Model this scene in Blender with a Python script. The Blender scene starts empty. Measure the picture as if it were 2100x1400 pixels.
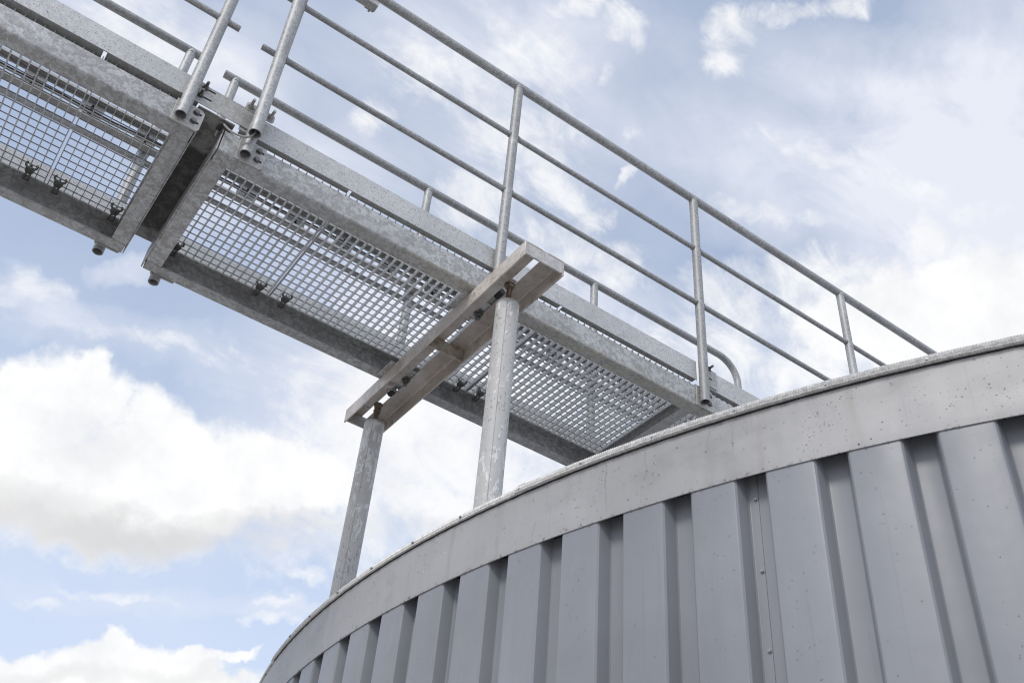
import bpy, math, random
from mathutils import Vector, Matrix
random.seed(7)
scene = bpy.context.scene
COL = scene.collection
EYE = 1.6                       # camera height above the ground; all heights below are measured from the eye
R = math.radians

# ---------------------------------------------------------------- camera
cam_data = bpy.data.cameras.new('camera')
cam_data.sensor_width = 36.0
cam_data.lens = 35.915
cam_data.clip_start = 0.05
cam_data.clip_end = 6000
cam = bpy.data.objects.new('camera', cam_data)
COL.objects.link(cam)
right = Vector((0.8116664701932963, -0.5795452743037389, 0.0729713381825954))
up = Vector((-0.4194209208833044, -0.49129303579516514, 0.7633591842013636))
fwd = Vector((0.40655089753849477, 0.6501987603889864, 0.6418394968364519))
mw = Matrix((right, up, -fwd)).transposed().to_4x4()
mw.translation = (0, 0, EYE)
cam.matrix_world = mw
scene.camera = cam

# ---------------------------------------------------------------- world, sun, exposure
SUN_EL, SUN_AZ = 44.0, 211.0    # azimuth measured from +X towards +Y (the sun stands behind the camera, to the left)
scene.view_settings.view_transform = 'Standard'
scene.view_settings.look = 'None'
scene.view_settings.exposure = 0.0
scene.view_settings.gamma = 1.0
scene.view_settings.use_curve_mapping = False
scene.render.engine = 'CYCLES'
scene.cycles.max_bounces = 8
scene.cycles.filter_width = 1.1
scene.cycles.caustics_reflective = False
scene.cycles.caustics_refractive = False

sun_data = bpy.data.lights.new('sun', 'SUN')
sun_data.energy = 1.6
sun_data.angle = R(18)
sun_data.color = (1.0, 0.95, 0.88)
sun = bpy.data.objects.new('sun', sun_data)
COL.objects.link(sun)
sd = Vector((math.cos(R(SUN_EL)) * math.cos(R(SUN_AZ)), math.cos(R(SUN_EL)) * math.sin(R(SUN_AZ)), math.sin(R(SUN_EL))))
sun.rotation_euler = sd.to_track_quat('Z', 'Y').to_euler()
sun.location = (0, 0, 30)

# clouds: azimuth, elevation, half width, half height, tilt (degrees), weight -- places in the sky
CUMULUS = [ (80.7,28.2,11.77,3.98,17.0,1), (86.4,30.1,4.41,3.44,21.0,1), (84.9,32.2,1.17,2.01,21.0,1), (88.4,30.7,3.16,2.08,23.0,1), (79.9,30.7,3.73,2.27,7.0,1), (74.0,30.2,8.62,3.1,14.0,1), (81.8,18.5,3.33,1.14,14.0,1), (77.8,19.7,2.57,1.17,12.0,1), (78.0,20.6,0.98,0.76,13.0,1), (75.0,19.9,2.64,0.9,11.0,1), (72.6,20.8,1.47,0.43,11.0,0.8), (82.4,17.6,4.4,1.01,13.0,1), (75.9,18.8,6.23,0.93,11.0,1), (31.5,39.9,6.21,3.33,-12.0,1), (24.2,39.5,4.67,3.69,-17.0,1), (27.6,36.6,5.65,2.99,-13.0,1), (26.0,40.6,3.53,1.99,-16.0,1) ]
WISPS = [ (27.9,43.4,1.16,1.51,-16.0,1), (27.9,44.2,0.93,0.8,-16.0,1), (36.2,42.9,2.97,1.31,-10.0,1), (41.9,42.4,2.84,1.87,-5.0,0.8), (42.8,40.0,3.62,1.87,-4.0,0.8), (39.0,37.5,0.66,0.95,-6.0,0.9), (40.2,56.1,1.13,1.49,-10.0,0.6), (37.8,56.9,1.48,0.98,-12.0,0.6), (35.1,56.8,2.14,0.64,-0.0,0.65), (29.2,56.4,1.22,0.62,-19.0,0.9), (49.4,57.1,1.43,0.87,-31.0,0.6), (54.4,58.5,2.58,0.64,2.0,0.6), (66.9,53.4,3.95,1.95,-7.0,0.75), (60.1,55.3,3.16,2.83,7.0,0.65), (55.1,48.3,2.97,1.07,-31.0,0.8), (52.4,46.9,1.21,0.94,1.0,0.8), (58.4,51.0,3.76,2.39,-14.0,0.75), (51.3,44.0,2.16,1.36,1.0,0.8), (55.6,45.0,2.44,1.63,4.0,0.8), (72.6,50.5,1.18,1.04,17.0,0.5), (48.6,51.5,0.78,0.48,28.0,0.35), (49.4,49.1,0.74,0.37,29.0,0.4), (51.7,54.9,0.52,0.77,0.0,0.2), (68.4,25.3,1.13,0.46,10.0,0.9), (66.1,30.8,8.05,3.94,10.0,1.4), (62.3,34.0,8.13,4.55,8.0,1.3), (58.8,32.8,5.41,3.2,6.0,1.1), (27.0,45.8,5.5,0.98,-34.0,0.12), (34.9,49.9,6.16,0.75,-31.0,0.1), (39.4,46.7,5.05,0.65,-18.0,0.1), (91.0,50.2,5.63,2.22,6.0,0.35), (89.8,35.6,2.27,0.99,26.0,0.3), (82.3,35.4,6.53,0.77,8.0,0.3), (70.4,23.8,1.52,0.25,10.0,0.4), (78.8,22.7,3.85,0.33,6.0,0.3), (82.2,21.5,1.12,0.28,15.0,0.45), (70.2,23.0,2.28,0.35,10.0,0.5), (35.9,37.8,3.9,1.56,-8.0,0.8), (48.0,40.2,3.2,1.63,-1.0,0.6), (61.0,47.3,3.25,1.89,8.0,0.5) ]
VEIL = [ (30.1,47.2,12.39,5.31,-28.0,0.95), (25.7,44.7,6.51,3.99,-18.0,0.4), (20.5,48.1,6.19,7.97,-24.0,0.8), (90.7,49.8,7.89,3.71,11.0,0.75), (75.3,45.1,6.88,4.24,18.0,0.55), (82.3,35.4,8.35,1.54,6.0,0.5), (64.4,36.5,11.36,6.97,9.0,0.9), (85.4,38.6,1.93,0.81,24.0,0.6), (60.1,53.3,9.95,6.87,7.0,0.5), (45.7,37.5,12.49,5.86,-2.0,0.6), (78.5,22.5,9.8,0.72,11.0,0.3), (70.3,23.6,2.54,0.62,10.0,0.45), (89.1,35.3,2.79,1.22,-2.0,0.45), (29.8,53.4,9.08,2.19,-24.0,0.5), (67.9,56.1,10.88,3.04,13.0,0.45), (81.6,46.8,7.72,5.17,23.0,0.4), (60.0,41.1,8.14,5.45,7.0,0.6) ]
SHADE = [ (79.5,25.9,9.95,1.23,11.0,0.9), (84.7,25.4,4.11,1.2,18.0,0.6), (71.6,28.0,5.2,0.93,12.0,0.6), (64.0,29.5,4.29,0.79,8.0,0.35), (80.0,18.4,3.63,0.5,13.0,0.4), (73.6,19.7,3.89,0.47,11.0,0.35), (83.0,29.0,2.12,1.0,19.0,0.15) ]



class NT:
    """small helper to write node trees"""
    def __init__(s, tree):
        s.t = tree; s.n = tree.nodes; s.l = tree.links

    def node(s, kind, **kw):
        nd = s.n.new(kind)
        for k, v in kw.items():
            setattr(nd, k, v)
        return nd

    def put(s, sock, v):
        if isinstance(v, bpy.types.NodeSocket):
            s.l.new(v, sock)
        else:
            sock.default_value = v

    def math(s, op, a, b=None, c=None, clamp=False):
        nd = s.node('ShaderNodeMath', operation=op, use_clamp=clamp)
        s.put(nd.inputs[0], a)
        if b is not None: s.put(nd.inputs[1], b)
        if c is not None: s.put(nd.inputs[2], c)
        return nd.outputs[0]

    def vmath(s, op, a, b=None, scale=None):
        nd = s.node('ShaderNodeVectorMath', operation=op)
        s.put(nd.inputs[0], a)
        if b is not None: s.put(nd.inputs[1], b)
        if scale is not None: s.put(nd.inputs['Scale'], scale)
        return nd.outputs['Value'] if op in ('DOT_PRODUCT', 'LENGTH') else nd.outputs[0]

    def noise(s, vec, scale, detail=4.0, rough=0.5, dist=0.0, color=False):
        nd = s.node('ShaderNodeTexNoise')
        s.put(nd.inputs['Vector'], vec)
        nd.inputs['Scale'].default_value = scale
        nd.inputs['Detail'].default_value = detail
        nd.inputs['Roughness'].default_value = rough
        nd.inputs['Distortion'].default_value = dist
        return nd.outputs['Color'] if color else nd.outputs[0]

    def step(s, v, a, b, lo=0.0, hi=1.0):
        nd = s.node('ShaderNodeMapRange', interpolation_type='SMOOTHSTEP')
        s.put(nd.inputs[0], v)
        nd.inputs[1].default_value = a; nd.inputs[2].default_value = b
        nd.inputs[3].default_value = lo; nd.inputs[4].default_value = hi
        return nd.outputs[0]

    def mix(s, f, a, b, blend='MIX'):
        nd = s.node('ShaderNodeMix', data_type='RGBA', blend_type=blend)
        s.put(nd.inputs[0], f)
        s.put(nd.inputs[6], a if isinstance(a, bpy.types.NodeSocket) else (*a, 1.0))
        s.put(nd.inputs[7], b if isinstance(b, bpy.types.NodeSocket) else (*b, 1.0))
        return nd.outputs[2]


def axes(az, el, rx, ry, rot):
    a, e, t = R(az), R(el), R(rot)
    d = Vector((math.cos(e) * math.cos(a), math.cos(e) * math.sin(a), math.sin(e)))
    h = Vector((math.sin(a), -math.cos(a), 0))
    v = h.cross(d)
    e1 = h * math.cos(t) + v * math.sin(t)
    e2 = -h * math.sin(t) + v * math.cos(t)
    return d, e1 / R(rx), e2 / R(ry)


def build_world():
    w = bpy.data.worlds.new('World')
    scene.world = w
    w.use_nodes = True
    w.node_tree.nodes.clear()
    g = NT(w.node_tree)
    out = g.node('ShaderNodeOutputWorld')
    bg = g.node('ShaderNodeBackground')
    bg.inputs['Strength'].default_value = 0.1
    g.l.new(bg.outputs[0], out.inputs[0])
    sky = g.node('ShaderNodeTexSky', sky_type='NISHITA', sun_disc=False)
    sky.sun_elevation = R(SUN_EL)
    sky.sun_rotation = R(90.0 - SUN_AZ)
    sky.air_density = 1.0; sky.dust_density = 0.4; sky.ozone_density = 2.6; sky.altitude = 50
    d = g.node('ShaderNodeTexCoord').outputs['Generated']
    # ragged directions so that cloud edges break up
    n1 = g.vmath('SUBTRACT', g.noise(d, 7.0, 5, 0.62, color=True), (0.5, 0.5, 0.5))
    n2 = g.vmath('SUBTRACT', g.noise(d, 26.0, 4, 0.6, color=True), (0.5, 0.5, 0.5))
    dw = g.vmath('ADD', d, g.vmath('ADD', g.vmath('SCALE', n1, scale=0.075), g.vmath('SCALE', n2, scale=0.034)))

    def blob(vec, az, el, rx, ry, rot):
        c, e1, e2 = axes(az, el, rx, ry, rot)
        off = g.vmath('SUBTRACT', vec, tuple(c))
        u = g.vmath('DOT_PRODUCT', off, tuple(e1))
        v = g.vmath('DOT_PRODUCT', off, tuple(e2))
        r2 = g.math('ADD', g.math('MULTIPLY', u, u), g.math('MULTIPLY', v, v))
        # keep the blob on its own side of the sky
        return g.math('SUBTRACT', 1.0, r2)
    fb = g.noise(d, 15.0, 8, 0.62)
    fb1 = g.noise(d, 34.0, 6, 0.62, 0.5)
    fb2 = g.noise(d, 5.0, 5, 0.55)
    wm = g.node('ShaderNodeMapping')
    wm.inputs['Rotation'].default_value = (R(20), R(10), R(-50))
    wm.inputs['Scale'].default_value = (13.0, 30.0, 22.0)
    g.l.new(d, wm.inputs['Vector'])
    fbw = g.noise(wm.outputs[0], 1.0, 9, 0.64, 0.8)

    def union(table):
        tot = None
        for az, el, rx, ry, rot, wt in table:
            b = g.math('SUBTRACT', blob(dw, az, el, rx, ry, rot), 1.0 - wt)
            tot = b if tot is None else g.math('MAXIMUM', tot, b)
        return tot
    # heaped clouds with crisp cauliflower edges
    body = g.math('ADD', union(CUMULUS), g.math('ADD', g.math('MULTIPLY', g.math('SUBTRACT', fb, 0.5), 0.9), g.math('MULTIPLY', g.math('SUBTRACT', fb1, 0.5), 1.0)))
    cum_a = g.step(body, -0.15, 0.62)
    # torn, wind-drawn clouds with soft edges
    rag = g.math('ADD', union(WISPS), g.math('ADD', g.math('MULTIPLY', g.math('SUBTRACT', fbw, 0.5), 4.6), g.math('MULTIPLY', g.math('SUBTRACT', fb1, 0.5), 2.2)))
    cum_a = g.math('MAXIMUM', cum_a, g.math('MULTIPLY', g.step(rag, -0.9, 1.7), 0.9))
    # the rest of the sky, out of the photograph's frame, carries broken cloud too
    far_sky = g.math('MULTIPLY', g.step(g.vmath('DOT_PRODUCT', d, tuple(fwd)), 0.83, 0.70), g.step(fb2, 0.42, 0.62))
    cum_a = g.math('MAXIMUM', cum_a, far_sky)
    veil = None
    # streaks run across the sky from left to right
    st = g.node('ShaderNodeMapping')
    st.inputs['Rotation'].default_value = (0, 0, R(-32))
    st.inputs['Scale'].default_value = (3.0, 11.0, 15.0)
    g.l.new(d, st.inputs['Vector'])
    streak = g.noise(st.outputs[0], 1.0, 6, 0.6, 0.6)
    for az, el, rx, ry, rot, wt in VEIL:
        b = g.math('MULTIPLY', g.math('MAXIMUM', blob(dw, az, el, rx * 1.15, ry * 1.15, rot), 0.0), wt)
        veil = b if veil is None else g.math('ADD', veil, b)
    veil = g.math('MULTIPLY', veil, g.math('ADD', 0.45, g.math('MULTIPLY', g.step(streak, 0.25, 0.75), 0.65)))
    veil_a = g.math('MINIMUM', g.math('ADD', veil, g.math('MULTIPLY', g.step(fb2, 0.35, 0.75), 0.16)), 0.93)
    shade = None
    for az, el, rx, ry, rot, wt in SHADE:
        b = g.math('MULTIPLY', g.math('MAXIMUM', blob(dw, az, el, rx * 1.25, ry * 1.25, rot), 0.0), wt)
        shade = b if shade is None else g.math('MAXIMUM', shade, b)
    elev = g.node('ShaderNodeSeparateXYZ'); g.l.new(d, elev.inputs[0])
    low = g.step(elev.outputs[2], 0.75, 0.25)
    # thin high haze brightens and pales the blue, more so low down
    haze = g.math('ADD', 0.44, g.math('MULTIPLY', low, 0.36))
    blue = g.mix(1.0, sky.outputs[0], (SKY_GAIN, SKY_GAIN, SKY_GAIN), 'MULTIPLY')
    blue = g.mix(haze, blue, (7.5, 8.5, 10.4))
    base = g.mix(veil_a, blue, (8.4, 8.7, 9.6))
    white = g.mix(g.step(fb, 0.25, 0.6), (9.0, 9.05, 9.3), (10.2, 10.2, 10.2))
    shd = g.math('MULTIPLY', shade, g.math('ADD', 0.6, g.math('MULTIPLY', fb, 0.6)), clamp=True)
    white = g.mix(shd, white, (6.7, 6.7, 6.75))
    col = g.mix(g.math('MULTIPLY', cum_a, 0.97), base, white)
    g.l.new(col, bg.inputs['Color'])


SKY_GAIN = 1.6
build_world()

# ---------------------------------------------------------------- materials
def new_mat(name):
    m = bpy.data.materials.new(name)
    m.use_nodes = True
    m.node_tree.nodes.clear()
    g = NT(m.node_tree)
    out = g.node('ShaderNodeOutputMaterial')
    bs = g.node('ShaderNodeBsdfPrincipled')
    g.l.new(bs.outputs[0], out.inputs[0])
    tc = g.node('ShaderNodeTexCoord').outputs['Object']
    rnd = g.node('ShaderNodeObjectInfo').outputs['Random']
    comb = g.node('ShaderNodeCombineXYZ')
    for i, k in enumerate((13.0, 29.0, 47.0)):
        g.l.new(g.math('MULTIPLY', rnd, k), comb.inputs[i])
    return m, g, bs, g.vmath('ADD', tc, comb.outputs[0]), tc


def bump(g, bs, h, strength, dist=0.002):
    b = g.node('ShaderNodeBump')
    b.inputs['Strength'].default_value = strength
    b.inputs['Distance'].default_value = dist
    g.l.new(h, b.inputs['Height'])
    g.l.new(b.outputs[0], bs.inputs['Normal'])


def galvanised(name, dark, light, patch=30.0, lo=0.44, hi=0.54, rough=0.5, metal=0.55, speck=0.25, speck_scale=420.0, rust=0.0, bump_s=0.25, det=5, nr=0.6, nd=0.9, runs=False, rust_at=0.66):
    m, g, bs, p, tc = new_mat(name)
    pn = g.noise(p, patch, det, nr, nd)
    fz = g.noise(p, patch * 2.6, det, nr, nd)
    soft = g.noise(p, 6.0, 3, 0.5)
    f = g.math('ADD', g.math('MULTIPLY', g.step(pn, lo, hi), 0.62), g.math('MULTIPLY', g.step(fz, lo, hi), 0.38))
    f = g.math('ADD', 0.5, g.math('MULTIPLY', g.math('SUBTRACT', f, 0.5), g.step(soft, 0.3, 0.66, 0.75, 1.5)))
    col = g.mix(f, dark, light)
    big = g.noise(p, 4.0, 3, 0.5)
    col = g.mix(g.step(big, 0.35, 0.7, 0.0, 0.32), col, tuple(c * 0.62 for c in dark))
    sp = g.noise(p, speck_scale, 2, 0.6)
    col = g.mix(g.step(sp, 0.55, 0.72, 0.0, speck), col, (0.16, 0.145, 0.125))
    tone = g.math('ADD', 0.88, g.math('MULTIPLY', g.node('ShaderNodeObjectInfo').outputs['Random'], 0.2))
    tn = g.node('ShaderNodeCombineXYZ')
    for i in range(3): g.l.new(tone, tn.inputs[i])
    col = g.mix(1.0, col, tn.outputs[0], 'MULTIPLY')
    wn = g.noise(p, 17.0, 7, 0.72, 0.3)
    col = g.mix(g.step(wn, 0.60, 0.68, 0.0, 0.35), col, tuple(min(1, c * 1.22) for c in light))
    if rust:
        rn = g.noise(p, 11.0, 6, 0.7)
        col = g.mix(g.step(rn, rust_at, rust_at + 0.1, 0.0, rust), col, (0.13, 0.065, 0.03))
    h_run = None
    if runs:
        # lumpy zinc that ran down and froze along the lower fold
        sx = g.node('ShaderNodeSeparateXYZ'); g.l.new(tc, sx.inputs[0])
        ln = g.noise(p, 75.0, 4, 0.55, 0.6)
        zz = g.step(sx.outputs[2], -0.030, -0.046)
        k = g.math('MULTIPLY', zz, g.step(ln, 0.40, 0.58))
        k = g.math('MULTIPLY', k, g.step(sx.outputs[0], -2.0, -1.2))
        col = g.mix(g.math('MULTIPLY', k, 0.8), col, (0.52, 0.49, 0.41))
        h_run = g.math('MULTIPLY', k, ln)
    g.l.new(col, bs.inputs['Base Color'])
    bs.inputs['Metallic'].default_value = metal
    g.l.new(g.math('ADD', rough - 0.08, g.math('MULTIPLY', f, 0.14)), bs.inputs['Roughness'])
    hh = g.math('ADD', g.math('MULTIPLY', pn, 0.6), g.math('MULTIPLY', sp, 0.4))
    if h_run is not None: hh = g.math('ADD', hh, g.math('MULTIPLY', h_run, 6.0))
    bump(g, bs, hh, bump_s, 0.0015)
    return m


def plain(name, col, rough=0.5, metal=0.0, var=0.25, scale=60.0):
    m, g, bs, p, tc = new_mat(name)
    n = g.noise(p, scale, 4, 0.6)
    c = g.mix(g.step(n, 0.3, 0.7), tuple(x * (1 - var) for x in col), tuple(min(1, x * (1 + var)) for x in col))
    g.l.new(c, bs.inputs['Base Color'])
    bs.inputs['Roughness'].default_value = rough
    bs.inputs['Metallic'].default_value = metal
    bump(g, bs, n, 0.12, 0.001)
    return m


M = {}
M['beam'] = galvanised('galvanised_spangle', (0.35, 0.347, 0.342), (0.60, 0.612, 0.622), 44, 0.48, 0.53, 0.58, 0.3, 0.2, 240, rust=0.35, det=9, nr=0.7, nd=0.5)
M['beam_run'] = galvanised('galvanised_with_runs', (0.35, 0.347, 0.342), (0.60, 0.612, 0.622), 44, 0.48, 0.53, 0.58, 0.3, 0.2, 240, rust=0.35, det=9, nr=0.7, nd=0.5, runs=True, bump_s=0.4)
M['beam_rust'] = galvanised('galvanised_rust_stained', (0.35, 0.347, 0.342), (0.60, 0.612, 0.622), 44, 0.48, 0.53, 0.58, 0.3, 0.2, 240, rust=0.6, rust_at=0.56, det=9, nr=0.7, nd=0.5)
M['toe'] = galvanised('galvanised_speckled', (0.54, 0.545, 0.545), (0.64, 0.65, 0.66), 60, 0.40, 0.6, 0.55, 0.3, 0.8, 210)
M['tube'] = galvanised('galvanised_tube', (0.33, 0.332, 0.336), (0.54, 0.548, 0.558), 85, 0.43, 0.56, 0.55, 0.35, 0.55, 330, bump_s=0.5)
M['grate'] = galvanised('galvanised_grating', (0.42, 0.425, 0.43), (0.6, 0.61, 0.62), 70, 0.40, 0.6, 0.45, 0.5, 0.2, 500, bump_s=0.6)
M['plate'] = galvanised('galvanised_plate', (0.42, 0.41, 0.395), (0.58, 0.58, 0.57), 50, 0.46, 0.53, 0.55, 0.3, 0.35, 260, det=8, nr=0.66)
M['gap'] = galvanised('weathered_plate', (0.13, 0.125, 0.12), (0.2, 0.195, 0.185), 14, 0.5, 0.6, 0.6, 0.3, 0.3, 200)
def gap_mat():
    m, g, bs, p, tc = new_mat('weathered_plate_blotched')
    sx = g.node('ShaderNodeSeparateXYZ'); g.l.new(tc, sx.inputs[0])
    n = g.noise(p, 24.0, 7, 0.7, 0.5)
    edge = g.noise(p, 9.0, 4, 0.6)
    yy = g.math('ADD', sx.outputs[1], g.math('MULTIPLY', g.math('SUBTRACT', edge, 0.5), 0.12))
    ends = g.math('MAXIMUM', g.step(yy, -0.17, -0.20), g.step(yy, 0.28, 0.30))
    c = g.mix(g.step(n, 0.45, 0.62), (0.075, 0.073, 0.07), (0.15, 0.145, 0.138))
    lt = g.mix(g.step(n, 0.42, 0.58), (0.17, 0.165, 0.155), (0.36, 0.355, 0.34))
    c = g.mix(ends, c, lt)
    fl = g.noise(p, 70.0, 3, 0.6)
    c = g.mix(g.step(fl, 0.70, 0.74, 0, 0.6), c, (0.4, 0.39, 0.37))
    g.l.new(c, bs.inputs['Base Color'])
    bs.inputs['Roughness'].default_value = 0.6
    bump(g, bs, n, 0.3, 0.0015)
    return m


M['gap_plate'] = gap_mat()
M['bolt'] = plain('dull_bolt_steel', (0.2, 0.195, 0.19), 0.45, 0.7, 0.3, 150)
M['clip'] = plain('dark_clip_steel', (0.15, 0.145, 0.14), 0.55, 0.3, 0.3, 150)
M['wire'] = plain('shaded_cross_rod_zinc', (0.17, 0.17, 0.172), 0.5, 0.5, 0.2, 150)  # darker than the bars: shade on the rods' undersides put into the colour
M['strip'] = plain('dull_grey_strip', (0.25, 0.25, 0.25), 0.6, 0.2, 0.2, 60)
M['stiff'] = plain('yellowed_primer_plate', (0.43, 0.385, 0.32), 0.55, 0.1, 0.3, 40)
M['weld'] = plain('stained_weld', (0.42, 0.34, 0.24), 0.6, 0.1, 0.4, 120)
M['dark'] = plain('dark_opening', (0.015, 0.015, 0.015), 0.8)
M['rubber_and_shadow'] = plain('black_rubber_and_shadow', (0.025, 0.025, 0.026), 0.7)  # rubber parts, and the black of the shadow strip below the trim
M['cable'] = plain('grey_cable', (0.33, 0.33, 0.33), 0.5, 0.0, 0.1)
M['frame'] = galvanised('stained_steel', (0.52, 0.45, 0.395), (0.72, 0.67, 0.625), 6, 0.35, 0.65, 0.42, 0.15, 0.45, 90, bump_s=0.06, rust=0.55, rust_at=0.58)
M['frame_end'] = galvanised('stained_steel_end', (0.48, 0.46, 0.44), (0.62, 0.61, 0.60), 34, 0.42, 0.55, 0.5, 0.3, 0.3, 160)
M['rod'] = plain('threaded_steel', (0.27, 0.215, 0.165), 0.42, 0.6, 0.4, 160)


def column_mat():
    m, g, bs, p, tc = new_mat('coated_column')
    st = g.node('ShaderNodeMapping'); st.inputs['Scale'].default_value = (1, 1, 0.5)
    g.l.new(p, st.inputs['Vector'])
    n = g.noise(st.outputs[0], 48, 7, 0.68, 0.4)
    patch = g.noise(p, 5.0, 2, 0.5)
    k = g.math('ADD', n, g.math('MULTIPLY', g.math('SUBTRACT', patch, 0.5), 0.45))
    col = g.mix(g.step(k, 0.575, 0.595), (0.52, 0.515, 0.51), (0.72, 0.72, 0.72))
    sp = g.noise(st.outputs[0], 120, 3, 0.5)
    sp2 = g.math('ADD', sp, g.math('MULTIPLY', g.math('SUBTRACT', patch, 0.5), -0.3))
    col = g.mix(g.step(sp2, 0.62, 0.65, 0, 0.6), col, (0.24, 0.235, 0.23))
    g.l.new(col, bs.inputs['Base Color'])
    bs.inputs['Metallic'].default_value = 0.0
    bs.inputs['Roughness'].default_value = 0.55
    bump(g, bs, k, 0.1, 0.001)
    return m


M['column'] = column_mat()


def tank_paint(name, col, metal, rough, streaks):
    m, g, bs, p, tc = new_mat(name)
    sep = g.node('ShaderNodeSeparateXYZ'); g.l.new(tc, sep.inputs[0])
    ang = g.math('MULTIPLY', g.math('ARCTAN2', sep.outputs[1], sep.outputs[0]), 4.085)
    cyl = g.node('ShaderNodeCombineXYZ')
    g.l.new(ang, cyl.inputs[0]); g.l.new(sep.outputs[2], cyl.inputs[1])
    q = cyl.outputs[0]
    big = g.noise(q, 1.7, 4, 0.55)
    c = g.mix(g.step(big, 0.3, 0.7), tuple(x * 0.9 for x in col), tuple(x * 1.08 for x in col))
    st = g.node('ShaderNodeMapping'); st.inputs['Scale'].default_value = (26, 0.5, 1)
    g.l.new(q, st.inputs['Vector'])
    s1 = g.noise(st.outputs[0], 1.0, 4, 0.6)
    c = g.mix(g.step(s1, 0.5, 0.8, 0, 0.10), c, tuple(x * 0.6 for x in col))
    # faint scuffs, chalky fading and rain tracks of the paint itself
    sc = g.node('ShaderNodeMapping'); sc.inputs['Scale'].default_value = (9, 2.2, 1)
    g.l.new(q, sc.inputs['Vector'])
    s2 = g.noise(sc.outputs[0], 1.0, 5, 0.62, 0.3)
    c = g.mix(g.step(s2, 0.52, 0.72, 0, 0.22), c, tuple(min(1, x * 1.25) for x in col))
    tk = g.node('ShaderNodeMapping'); tk.inputs['Scale'].default_value = (70, 1.6, 1)
    g.l.new(q, tk.inputs['Vector'])
    s3 = g.noise(tk.outputs[0], 1.0, 3, 0.6, 0.4)
    c = g.mix(g.step(s3, 0.62, 0.70, 0, 0.16), c, tuple(x * 0.62 for x in col))
    rgh = g.math('ADD', rough - 0.05, g.math('MULTIPLY', g.noise(q, 9.0, 4, 0.6), 0.12))
    if streaks:
        # water runs: thin wandering dark trails, only where rain has gathered
        wob = g.noise(q, 16.0, 3, 0.6)
        wx = g.math('ADD', ang, g.math('MULTIPLY', wob, 0.035))
        lane = g.math('MULTIPLY', wx, 17.0)
        fr = g.math('ABSOLUTE', g.math('SUBTRACT', g.math('FRACT', lane), 0.5))
        line = g.step(fr, 0.055, 0.02)
        cell = g.node('ShaderNodeTexWhiteNoise', noise_dimensions='1D')
        g.l.new(g.math('FLOOR', lane), cell.inputs['W'])
        keep = g.step(cell.outputs['Value'], 0.78, 0.80)
        line = g.math('MULTIPLY', line, keep)
        line = g.math('MULTIPLY', line, g.step(g.noise(q, 2.1, 2, 0.5), 0.47, 0.55))
        c = g.mix(g.math('MULTIPLY', line, 0.26), c, tuple(x * 0.5 for x in col))
        rgh = g.math('SUBTRACT', rgh, g.math('MULTIPLY', line, 0.2))
        # grime lying against the lower fold and faint brown drips from the trim
        gr = g.noise(q, 55.0, 4, 0.65)
        c = g.mix(g.math('MULTIPLY', g.step(gr, 0.56, 0.66), g.step(sep.outputs[2], 0.012, 0.002, 0, 0.75)), c, (0.09, 0.08, 0.07))
        st2 = g.node('ShaderNodeMapping'); st2.inputs['Scale'].default_value = (14, 1.2, 1)
        g.l.new(q, st2.inputs['Vector'])
        dr = g.noise(st2.outputs[0], 1.0, 3, 0.6)
        c = g.mix(g.step(dr, 0.56, 0.72, 0, 0.34), c, (0.27, 0.24, 0.2))
        # broad darker patches at random places and dirt washed down from the trim
        sm = g.noise(q, 3.2, 5, 0.6, 0.4)
        c = g.mix(g.step(sm, 0.54, 0.74, 0, 0.5), c, tuple(x * 0.55 for x in col))
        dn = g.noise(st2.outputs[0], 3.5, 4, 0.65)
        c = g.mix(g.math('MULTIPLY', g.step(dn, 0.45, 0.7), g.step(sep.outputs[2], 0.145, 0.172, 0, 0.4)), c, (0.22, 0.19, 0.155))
    g.l.new(c, bs.inputs['Base Color'])
    g.l.new(rgh, bs.inputs['Roughness'])
    bs.inputs['Metallic'].default_value = metal
    oil = g.node('ShaderNodeMapping'); oil.inputs['Scale'].default_value = (5.5, 1.5, 1)
    g.l.new(q, oil.inputs['Vector'])
    bump(g, bs, g.math('ADD', g.math('ADD', big, g.noise(oil.outputs[0], 1.0, 2, 0.45)), g.math('MULTIPLY', g.noise(q, 300.0, 2, 0.5), 0.012)), 0.42, 0.014)
    return m


M['clad'] = tank_paint('grey_cladding_paint', (0.266, 0.276, 0.304), 0.0, 0.34, False)
M['fascia'] = tank_paint('grey_fascia_metal', (0.405, 0.402, 0.408), 0.12, 0.52, True)
M['trim'] = plain('corrugated_trim_metal', (0.60, 0.59, 0.58), 0.5, 0.15, 0.2, 90)
M['roof'] = plain('tank_roof_sheet', (0.3, 0.3, 0.3), 0.6)
M['screw'] = plain('screw_steel', (0.3, 0.305, 0.32), 0.45, 0.6, 0.1)


def water_mat():
    m, g, bs, p, tc = new_mat('rain_water')
    # shallow clear drops: what lies behind shows through, the sky glints on top
    g.n.remove(bs)
    out = [n for n in g.n if n.type == 'OUTPUT_MATERIAL'][0]
    tr_ = g.node('ShaderNodeBsdfTransparent'); tr_.inputs[0].default_value = (0.97, 0.972, 0.975, 1)
    gl = g.node('ShaderNodeBsdfGlossy'); gl.inputs['Roughness'].default_value = 0.05
    fr = g.node('ShaderNodeFresnel'); fr.inputs['IOR'].default_value = 1.4
    mx = g.node('ShaderNodeMixShader')
    g.l.new(g.math('MULTIPLY', fr.outputs[0], 0.9, clamp=True), mx.inputs[0]); g.l.new(tr_.outputs[0], mx.inputs[1]); g.l.new(gl.outputs[0], mx.inputs[2])
    g.l.new(mx.outputs[0], out.inputs[0])
    return m


M['water'] = water_mat()
M['ground'] = plain('concrete_yard', (0.42, 0.40, 0.375), 0.85, 0.0, 0.15, 1.5)


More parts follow.
